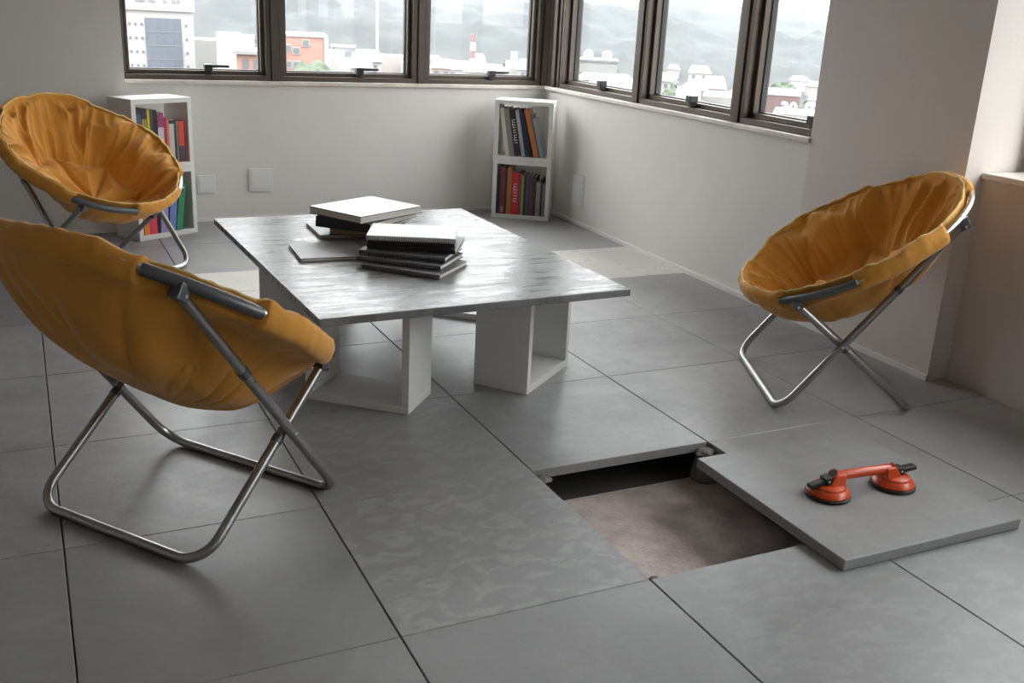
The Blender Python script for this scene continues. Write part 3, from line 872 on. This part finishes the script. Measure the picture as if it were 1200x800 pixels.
# ------------------------------------------------------------------ outside: valley town under haze
GZ = -32.0
gm = mat('valley_ground', (.085, .09, .078, 1), .95, 0, .4, .02)
ground = MB().lathe([(2600, GZ - 2), (2600, GZ)], 64).build('ground', gm)
tag(ground, 'hazy valley floor far below the windows', 'ground', kind='structure')
M_HILL = mat('forest_canopy', (.018, .0215, .021, 1), .95, 0, .45, .03)
def hill_z(az, r, r0, r1, crest, seed):
    f = (r - r0) / (r1 - r0)
    if f <= 0: return GZ
    p = Vector((math.cos(az) * r, math.sin(az) * r, 0))
    e = sm(0, .62, f) * (1 - .5 * sm(.65, 1, f))
    n_ = noise.noise(p * .006 + Vector((seed, 0, 0))) * 12 + noise.noise(p * .02) * 5
    return GZ - .5 + (crest(math.degrees(az)) - GZ + n_) * e
def hill(name, label, az0, az1, r0, r1, crest, seed, bump):
    NA_, NR = 360, 34
    vs, fs = [], []
    for i in range(NA_ + 1):
        az = math.radians(az0 + (az1 - az0) * i / NA_)
        for k in range(NR + 1):
            f = k / NR
            r = r0 + (r1 - r0) * f
            x, y = math.cos(az) * r, math.sin(az) * r
            p = Vector((x, y, 0))
            tr = abs(noise.noise(p * .055)) * bump + abs(noise.noise(p * .14)) * bump * .7
            vs.append((x, y, hill_z(az, r, r0, r1, crest, seed) + tr * min(1, f * 4) - (.5 if k == 0 else 0)))
    for i in range(NA_):
        for k in range(NR):
            a = i * (NR + 1) + k
            fs.append((a, a + NR + 1, a + NR + 2, a + 1))
    mb = MB(); mb.add(vs, fs)
    o = mb.build(name, M_HILL, smooth='all')
    return tag(o, label, 'hill')
# crest heights chosen from the skyline over the town (degrees of azimuth)
def cr1(a): return 2 + 6 * math.sin(math.radians(a * 5 + 20)) + 3 * math.sin(math.radians(a * 13))
def cr2(a): return 14 + 9 * math.sin(math.radians(a * 3.2 + 200)) + 4 * math.sin(math.radians(a * 9))
hill('wooded_hill', 'nearer wooded hillside behind the town', -30, 150, 420, 900, cr1, 3.1, 7)
hill('wooded_hill', 'farther misty wooded ridge on the skyline', -30, 150, 950, 1700, cr2, 8.4, 8)

M_BW = mat('tower_render', (.265, .26, .256, 1), .8)
M_BW2 = mat('house_white', (.25, .243, .236, 1), .8)
M_BG = mat('grey_render', (.17, .17, .165, 1), .8)
M_CORAL = mat('coral_render', (.24, .135, .11, 1), .8)
M_BROWN = mat('brown_cladding', (.105, .066, .064, 1), .8)
M_BEIGE = mat('beige_render', (.23, .205, .19, 1), .8)
M_RTILE = mat('red_roof_tile', (.20, .115, .095, 1), .85)
M_GLAZE = mat('far_glazing', (.075, .085, .105, 1), .35, 0, .3, 1.5, 0, 1, .5, 0, None, (4, 1, .4))
M_WIN = mat('far_window', (.09, .095, .10, 1), .4)
M_LEAF = mat('far_foliage', (.050, .066, .042, 1), .9, 0, .4, 1.2)
M_MASTW = mat('mast_white', (.5, .5, .5, 1), .6)
M_MASTR = mat('mast_red', (.22, .13, .115, 1), .6)

def block(name, label, u0, u1, vt, D, depth, m, cat='building', turn=0.0):
    """a building whose front spans picture columns u0..u1 and whose top sits at row vt, D metres away"""
    a, b = at(u0, vt, D), at(u1, vt, D)
    mid = (a + b) / 2
    w = math.hypot(b.x - a.x, b.y - a.y)
    rz = math.atan2(b.y - a.y, b.x - a.x) + turn
    e = empty(name, (mid.x, mid.y, GZ), rz)
    if label: tag(e, label, cat)
    h = mid.z - GZ
    MB().box(-w / 2, w / 2, 0, depth, 0, h).build('walls', m, e)
    return e, w, h
# white tower with a dark glazed strip
e, w, h = block('apartment_tower', 'tall white tower with a dark glazed strip behind the left window', 118, 226, 12, 160, 14, M_BW)
MB().box(-w * .5 - .2, w * .5 + .2, -.4, 14.2, h, h + 5).build('parapet', M_BW, e)
x0, x1 = -w / 2 + w * (168 - 118) / 108, -w / 2 + w * (211 - 118) / 108
gz = MB().box(x0, x1, -.25, .1, h - 30, h - 1.0).build('glazed_strip', M_GLAZE, e)
for k in range(1, 14):
    MB().box(x0, x1, -.32, -.2, h - 1 - 1.92 * k, h - .93 - 1.92 * k).build('floor_band', M_BG, gz)
for k in range(4):
    zz_ = h - 1.9 - 1.92 * k
    for px_ in (150, 157, 164, 217):
        xx = -w / 2 + w * (px_ - 118) / 108
        MB().box(xx - .16, xx + .16, -.12, .05, zz_ - .2, zz_ + .16).build('window', M_WIN, e)
for px_ in (160, 164, 168, 175, 180, 193, 203, 209):
    xx = -w / 2 + w * (px_ - 118) / 108
    MB().box(xx - .22, xx + .22, -.55, -.35, h + 1.2, h + 2.2).build('vent', M_BG, e)
# low blocks next to it
block('concrete_block', 'plain grey block right of the white tower', 222, 258, 47, 185, 12, M_BG)
e, w, h = block('white_block', 'plain white block left of the coral roofs', 253, 281, 40, 150, 10, M_BW2)
e, w, h = block('coral_house', 'coral house with a grey roof beside the first window post', 277, 330, 64, 120, 10, M_CORAL)
MB().box(-w / 2 - .4, w / 2 + .4, -.6, 10.5, h, h + .35).build('roof', M_BG, e)
MB().box(-w / 2 + .3, -w / 2 + 2.0, 1, 4, h + .3, h + 2.0).build('roof_hut', M_BW2, e)
for k in range(4):
    MB().box(-w / 2 + .6 + 1.2 * k, -w / 2 + 1.3 + 1.2 * k, -.08, .05, h - 1.6, h - .6).build('window', M_WIN, e)
e, w, h = block('coral_building', 'coral building with a flat top behind the second window', 318, 381, 43, 120, 11, M_CORAL)
MB().box(-w / 2 - .1, w / 2 + .1, -.12, 11.1, h, h + .25).build('coping', M_BW2, e)
MB().box(w / 2 - .12, w / 2 + .35, -.15, 11, h - 12, h + .1).build('corner_pilaster', M_BW2, e)
for (px_, pz) in ((337, 1.2), (347, 1.5), (347, 3.0), (337, 3.0), (358, .6)):
    xx = -w / 2 + w * (px_ - 318) / 63
    f = MB().box(xx - .42, xx + .42, -.10, .05, h - pz - .45, h - pz + .35).build('window', M_BW2, e)
    MB().box(xx - .33, xx + .33, -.13, .04, h - pz - .36, h - pz + .26).build('pane', M_WIN, f)
MB().box(-w / 2, w / 2 - 1.2, -.3, .05, h - 4.4, h - 4.0).build('ledge', M_BW2, e)

def house(name, label, u0, u1, vt, D, depth, m, roof, rh, group=None, turn=0.0, wins=2):
    e, w, h = block(name, None, u0, u1, vt, D, depth, m, turn=turn)
    tag(e, label, 'house', group)
    o = .35
    mb = MB()
    mb.add([(-w / 2 - o, -o, h), (w / 2 + o, -o, h), (w / 2 + o, depth + o, h), (-w / 2 - o, depth + o, h), (-w / 2 + w * .1, depth / 2, h + rh), (w / 2 - w * .1, depth / 2, h + rh)],
           [(0, 1, 5, 4), (1, 2, 5), (2, 3, 4, 5), (3, 0, 4), (3, 2, 1, 0)])
    mb.build('roof', roof, e)
    for k in range(wins):
        xx = -w / 2 + w * (k + .5) / wins
        MB().box(xx - .4, xx + .4, -.06, .05, h - 1.5, h - .5).build('window', M_WIN, e)
    return e
block('white_apartments', 'white low apartment block right of the coral building', 384, 404, 61, 170, 9, M_BW2)
e, w, h = block('white_terrace', 'white terrace roof with a thin canopy right of the coral building', 398, 424, 71, 150, 8, M_BW2)
MB().box(-w * .9, w * .25, 2, 5, h + 1.7, h + 1.95).build('canopy', M_BW2, e)
for xx in (-w * .8, w * .15): MB().box(xx, xx + .15, 3, 3.2, h, h + 1.75).build('canopy_post', M_BW2, e)
house('gabled_house', 'pale house with a grey hipped roof below the second window latch', 411, 434, 80, 110, 7, M_BW2, M_BG, 1.5)
house('gabled_house', 'white gabled house beside the pale streak', 414, 447, 72, 160, 9, M_BW2, M_BW2, 1.6)
block('beige_block', 'beige windowless block left of the second window post', 441, 478, 67, 190, 12, M_BEIGE)
block('white_shed', 'small white block at the right of the second window', 470, 494, 74, 180, 9, M_BW2)
house('gabled_house', 'pinkish low house in the third window, left', 506, 528, 80, 200, 9, M_BEIGE, M_RTILE, 1.6)
house('gabled_house', 'wide red-roofed house at the foot of the lattice mast', 522, 556, 82, 220, 9, M_BW2, M_RTILE, 1.8)
house('gabled_house', 'white low house below the third window latch', 545, 592, 85, 170, 9, M_BW2, M_BW2, 1.2)
e, w, h = block('white_building', 'white stepped building at the right of the third window', 592, 612, 74, 230, 10, M_BW2)
MB().box(-w * .2, w * .22, 2, 8, h, h + 2.2).build('roof_hut', M_BW2, e)
house('gabled_house', 'white barn with a broad pale roof beside the corner posts', 606, 634, 82, 220, 14, M_BW2, M_BW2, 2.0)
# pale pole added for a streak reflected in the glass, and lattice mast
p = at(442, 66, 230); q = at(441, -40, 230)
m_ = MB().tube([(0, 0, 0), (0, 0, q.z - GZ)], [.35, .28], 10).build('streak_pole', M_MASTW, smooth=True)
m_.location = (p.x, p.y, GZ); tag(m_, 'slender pale pole standing for a streak reflected in the second window', 'mast')
p, q = at(553, 86, 260), at(553, 40, 260)
mast = empty('lattice_mast', (p.x, p.y, GZ)); tag(mast, 'red and white lattice mast in the third window', 'mast')
hh = q.z - GZ
nseg = 14
for k in range(nseg):
    z0_, z1_ = hh * k / nseg, hh * (k + 1) / nseg
    w0, w1 = 1.15 - .8 * k / nseg, 1.15 - .8 * (k + 1) / nseg
    mb = MB()
    c0 = [(-w0, -w0), (w0, -w0), (w0, w0), (-w0, w0)]; c1 = [(-w1, -w1), (w1, -w1), (w1, w1), (-w1, w1)]
    for t_ in range(4):
        n_ = (t_ + 1) % 4
        mb.tube([(*c0[t_], z0_), (*c1[t_], z1_)], .09, 4)
        mb.tube([(*c0[t_], z0_), (*c1[n_], z1_)], .06, 4)
        mb.tube([(*c0[n_], z0_), (*c1[t_], z1_)], .06, 4)
        mb.tube([(*c1[t_], z1_), (*c1[n_], z1_)], .06, 4)
    mb.build('mast_section', M_MASTR if k % 2 else M_MASTW, mast)
# right-hand windows
e, w, h = block('flat_roof_building', 'pale flat-roofed building with two white tanks in the first right window', 672, 724, 73, 240, 14, M_BG)
MB().box(-w / 2 - .2, w / 2 + .2, -.2, 14, h, h + .5).build('roof_edge', M_WIN, e)
for xx in (-w * .18, w * .25):
    MB().lathe([(1.1, h + .5), (1.2, h + 1.6), (.9, h + 2.3), (.2, h + 2.6)], 14, Matrix.Translation((xx, 4, 0))).build('water_tank', M_MASTW, e, smooth=True)
for k in range(4):
    xx = -w / 2 + w * (k + .5) / 4
    MB().box(xx - .9, xx + .9, -.1, .05, h - 3.4, h - 2.2).build('window', M_WIN, e)
house('gabled_house', 'long low brown-roofed house in the first right window', 676, 742, 95, 190, 9, M_BEIGE, M_RTILE, 1.2, wins=5)
house('gabled_house', 'pale shed roof below the flat-roofed building', 690, 748, 102, 130, 6, M_BEIGE, M_BG, 1.0)
house('gabled_house', 'red-roofed house at the left of the middle right window', 764, 786, 95, 230, 9, M_BW2, M_RTILE, 1.7)
house('gabled_house', 'red-roofed house highest in the middle right window', 807, 832, 86, 300, 10, M_BW2, M_RTILE, 2.0)
house('gabled_house', 'bright red-roofed house at the right of the middle right window', 822, 850, 104, 220, 10, M_BW2, M_RTILE, 2.4)
house('gabled_house', 'ochre-roofed house behind the white wall in the middle right window', 800, 828, 106, 190, 8, M_BEIGE, M_RTILE, 1.1)
block('white_wall_building', 'large white blank-walled building low in the middle right window', 792, 822, 108, 110, 10, M_BW2)
block('grey_wall_building', 'large pale grey blank-walled building beside the white one', 823, 880, 114, 115, 10, M_BG)
e, w, h = block('brown_building', 'reddish brown box building with a white rooftop sign in the last right window', 893, 938, 112, 150, 12, M_BROWN)
MB().box(-w / 2 - .1, w / 2 + .1, -.1, 12, h, h + .35).build('coping', M_BW2, e)
block('grey_tower_block', 'pale grey narrow block left of the brown building', 878, 892, 112, 160, 8, M_BG)
def sign_text(txt, u, v, D, size, name, label):
    p = at(u, v, D)
    c = bpy.data.curves.new(name, 'FONT'); c.body = txt; c.size = size; c.extrude = .12; c.offset = .05; c.align_x = 'CENTER'
    tmp = bpy.data.objects.new(name, c); COL.objects.link(tmp)
    dg = bpy.context.evaluated_depsgraph_get()
    me = bpy.data.meshes.new_from_object(tmp.evaluated_get(dg))
    COL.objects.unlink(tmp); bpy.data.objects.remove(tmp)
    me.materials.clear(); me.materials.append(M_MASTW)
    o = bpy.data.objects.new(name, me); COL.objects.link(o)
    a, b = at(u - 20, v, D), at(u + 20, v, D)
    o.location = p; o.rotation_euler = (math.pi / 2, 0, math.atan2(b.y - a.y, b.x - a.x))
    return tag(o, label, 'sign')
sign_text('30 10', 936, 134.5, 100, 1.55, 'rooftop_sign', 'white rooftop figures in front of the brown building')
sr_ = block('sign_roof', 'flat roof edge that carries the white figures', 905, 990, 135.2, 100, 8, M_BG)

# scattered houses and trees of the town
rn = random.Random(12)
def slope_spot():
    az = math.radians(rn.uniform(46, 88)); r = rn.uniform(432, 512)
    p = Vector((r * math.cos(az), r * math.sin(az), 0))
    tr = (abs(noise.noise(p * .055)) * 7 + abs(noise.noise(p * .14)) * 4.9) * min(1, (r - 420) / 480 * 4)
    return az, p.x, p.y, hill_z(az, r, 420, 900, cr1, 3.1) + tr
for k in range(40):
    az, x, y, zg = slope_spot()
    e = empty('small_house', (x, y, zg), az - math.pi / 2 + rn.uniform(-.6, .6))
    red = rn.random() < .55
    tag(e, 'small distant house with a red tiled roof in the valley' if red else 'small distant pale house with a grey roof in the valley', 'house', 'small red-roofed houses far off' if red else 'small pale houses far off')
    w, d, h = rn.uniform(5, 9), rn.uniform(5, 8), rn.uniform(2.5, 4.5)
    MB().box(-w / 2, w / 2, -d / 2, d / 2, -10, h).build('walls', M_BW2 if rn.random() < .7 else M_BEIGE, e)
    mb = MB()
    mb.add([(-w / 2 - .4, -d / 2 - .4, h), (w / 2 + .4, -d / 2 - .4, h), (w / 2 + .4, d / 2 + .4, h), (-w / 2 - .4, d / 2 + .4, h), (-w / 3, 0, h + 2.2), (w / 3, 0, h + 2.2)],
           [(0, 1, 5, 4), (1, 2, 5), (2, 3, 4, 5), (3, 0, 4), (3, 2, 1, 0)])
    mb.build('roof', M_RTILE if red else M_BG, e)
def tree_proto(seed):
    bm = bmesh.new(); bmesh.ops.create_icosphere(bm, subdivisions=3, radius=1)
    for v in bm.verts:
        n_ = v.co.normalized()
        v.co = n_ * (1 + .35 * noise.noise(n_ * 2.2 + Vector((seed, 0, 0))) + .16 * noise.noise(n_ * 6 + Vector((0, seed, 0))))
        v.co.z *= .85
    me = bpy.data.meshes.new('tree_crown'); bm.to_mesh(me); bm.free(); me.materials.append(M_LEAF)
    return me
crowns = [tree_proto(k * 3.7) for k in range(4)]
trunk = MB().tube([(0, 0, 0), (0, 0, 1)], [.05, .03], 6)
tm = None
M_BARK = mat('far_bark', (.06, .045, .035, 1), .9)
def tree(x, y, h, label, group, cr_=None, zg=GZ):
    e = empty('broadleaf_tree', (x, y, zg), rn.uniform(0, 6)); tag(e, label, 'tree', group)
    c = bpy.data.objects.new('crown', crowns[rn.randrange(4)]); COL.objects.link(c); c.parent = e
    r_ = cr_ or h * .46; c.scale = (r_, r_, r_); c.location = (0, 0, h - r_ * .8)
    MB().tube([(0, 0, 0), (0, 0, h * .5)], [h * .03, h * .02], 6).build('trunk', M_BARK, e)
for k in range(60):
    az, x, y, zg = slope_spot()
    tree(x, y, rn.uniform(4.5, 7.5), 'small broadleaf tree among the far houses', 'trees among the far houses', None, zg - 3)
def tree_at(u, vt, D, label):
    p = at(u, vt, D); tree(p.x, p.y, p.z - GZ, label, None, 2.4)
tree_at(304, 47, 135, 'dark tree above the coral house roof')
tree_at(368, 74, 105, 'small tree in front of the coral building')
tree_at(915, 97, 190, 'light green round tree above the brown building')
tree_at(786, 105, 200, 'tree left of the white blank-walled building')

# ------------------------------------------------------------------ thin rain haze over the valley
hz = bpy.data.materials.new('valley_haze'); hz.use_nodes = True
t = hz.node_tree; t.nodes.clear()
o_ = t.nodes.new('ShaderNodeOutputMaterial'); vs_ = t.nodes.new('ShaderNodeVolumeScatter')
vs_.inputs['Color'].default_value = (.060, .067, .077, 1); vs_.inputs['Density'].default_value = .0012; vs_.inputs['Anisotropy'].default_value = 0.0
t.links.new(vs_.outputs[0], o_.inputs['Volume'])
mb = MB()
arc = [(CAM_POS.x + 2200 * math.cos(math.radians(a)), CAM_POS.y + 2200 * math.sin(math.radians(a))) for a in range(-30, 151, 6)]
arc2 = [(CAM_POS.x + 60 * math.cos(math.radians(a)), CAM_POS.y + 60 * math.sin(math.radians(a))) for a in range(150, -31, -6)]
n1 = len(arc)
vv = [(x, y, z) for z in (GZ + .1, 30) for x, y in arc + arc2[::1]]
N2 = len(arc) + len(arc2)
ff = []
for i in range(n1 - 1):
    j0, j1 = N2 - 1 - i, N2 - 2 - i
    ff.append((i, i + 1, j1, j0)); ff.append((N2 + i, N2 + j0, N2 + j1, N2 + i + 1))
for i in range(N2):
    j = (i + 1) % N2
    ff.append((i, N2 + i, N2 + j, j))
mb.add(vv, ff)
hzo = mb.build('haze', hz)
tag(hzo, 'thin rainy haze hanging over the valley town', 'haze', kind='stuff')
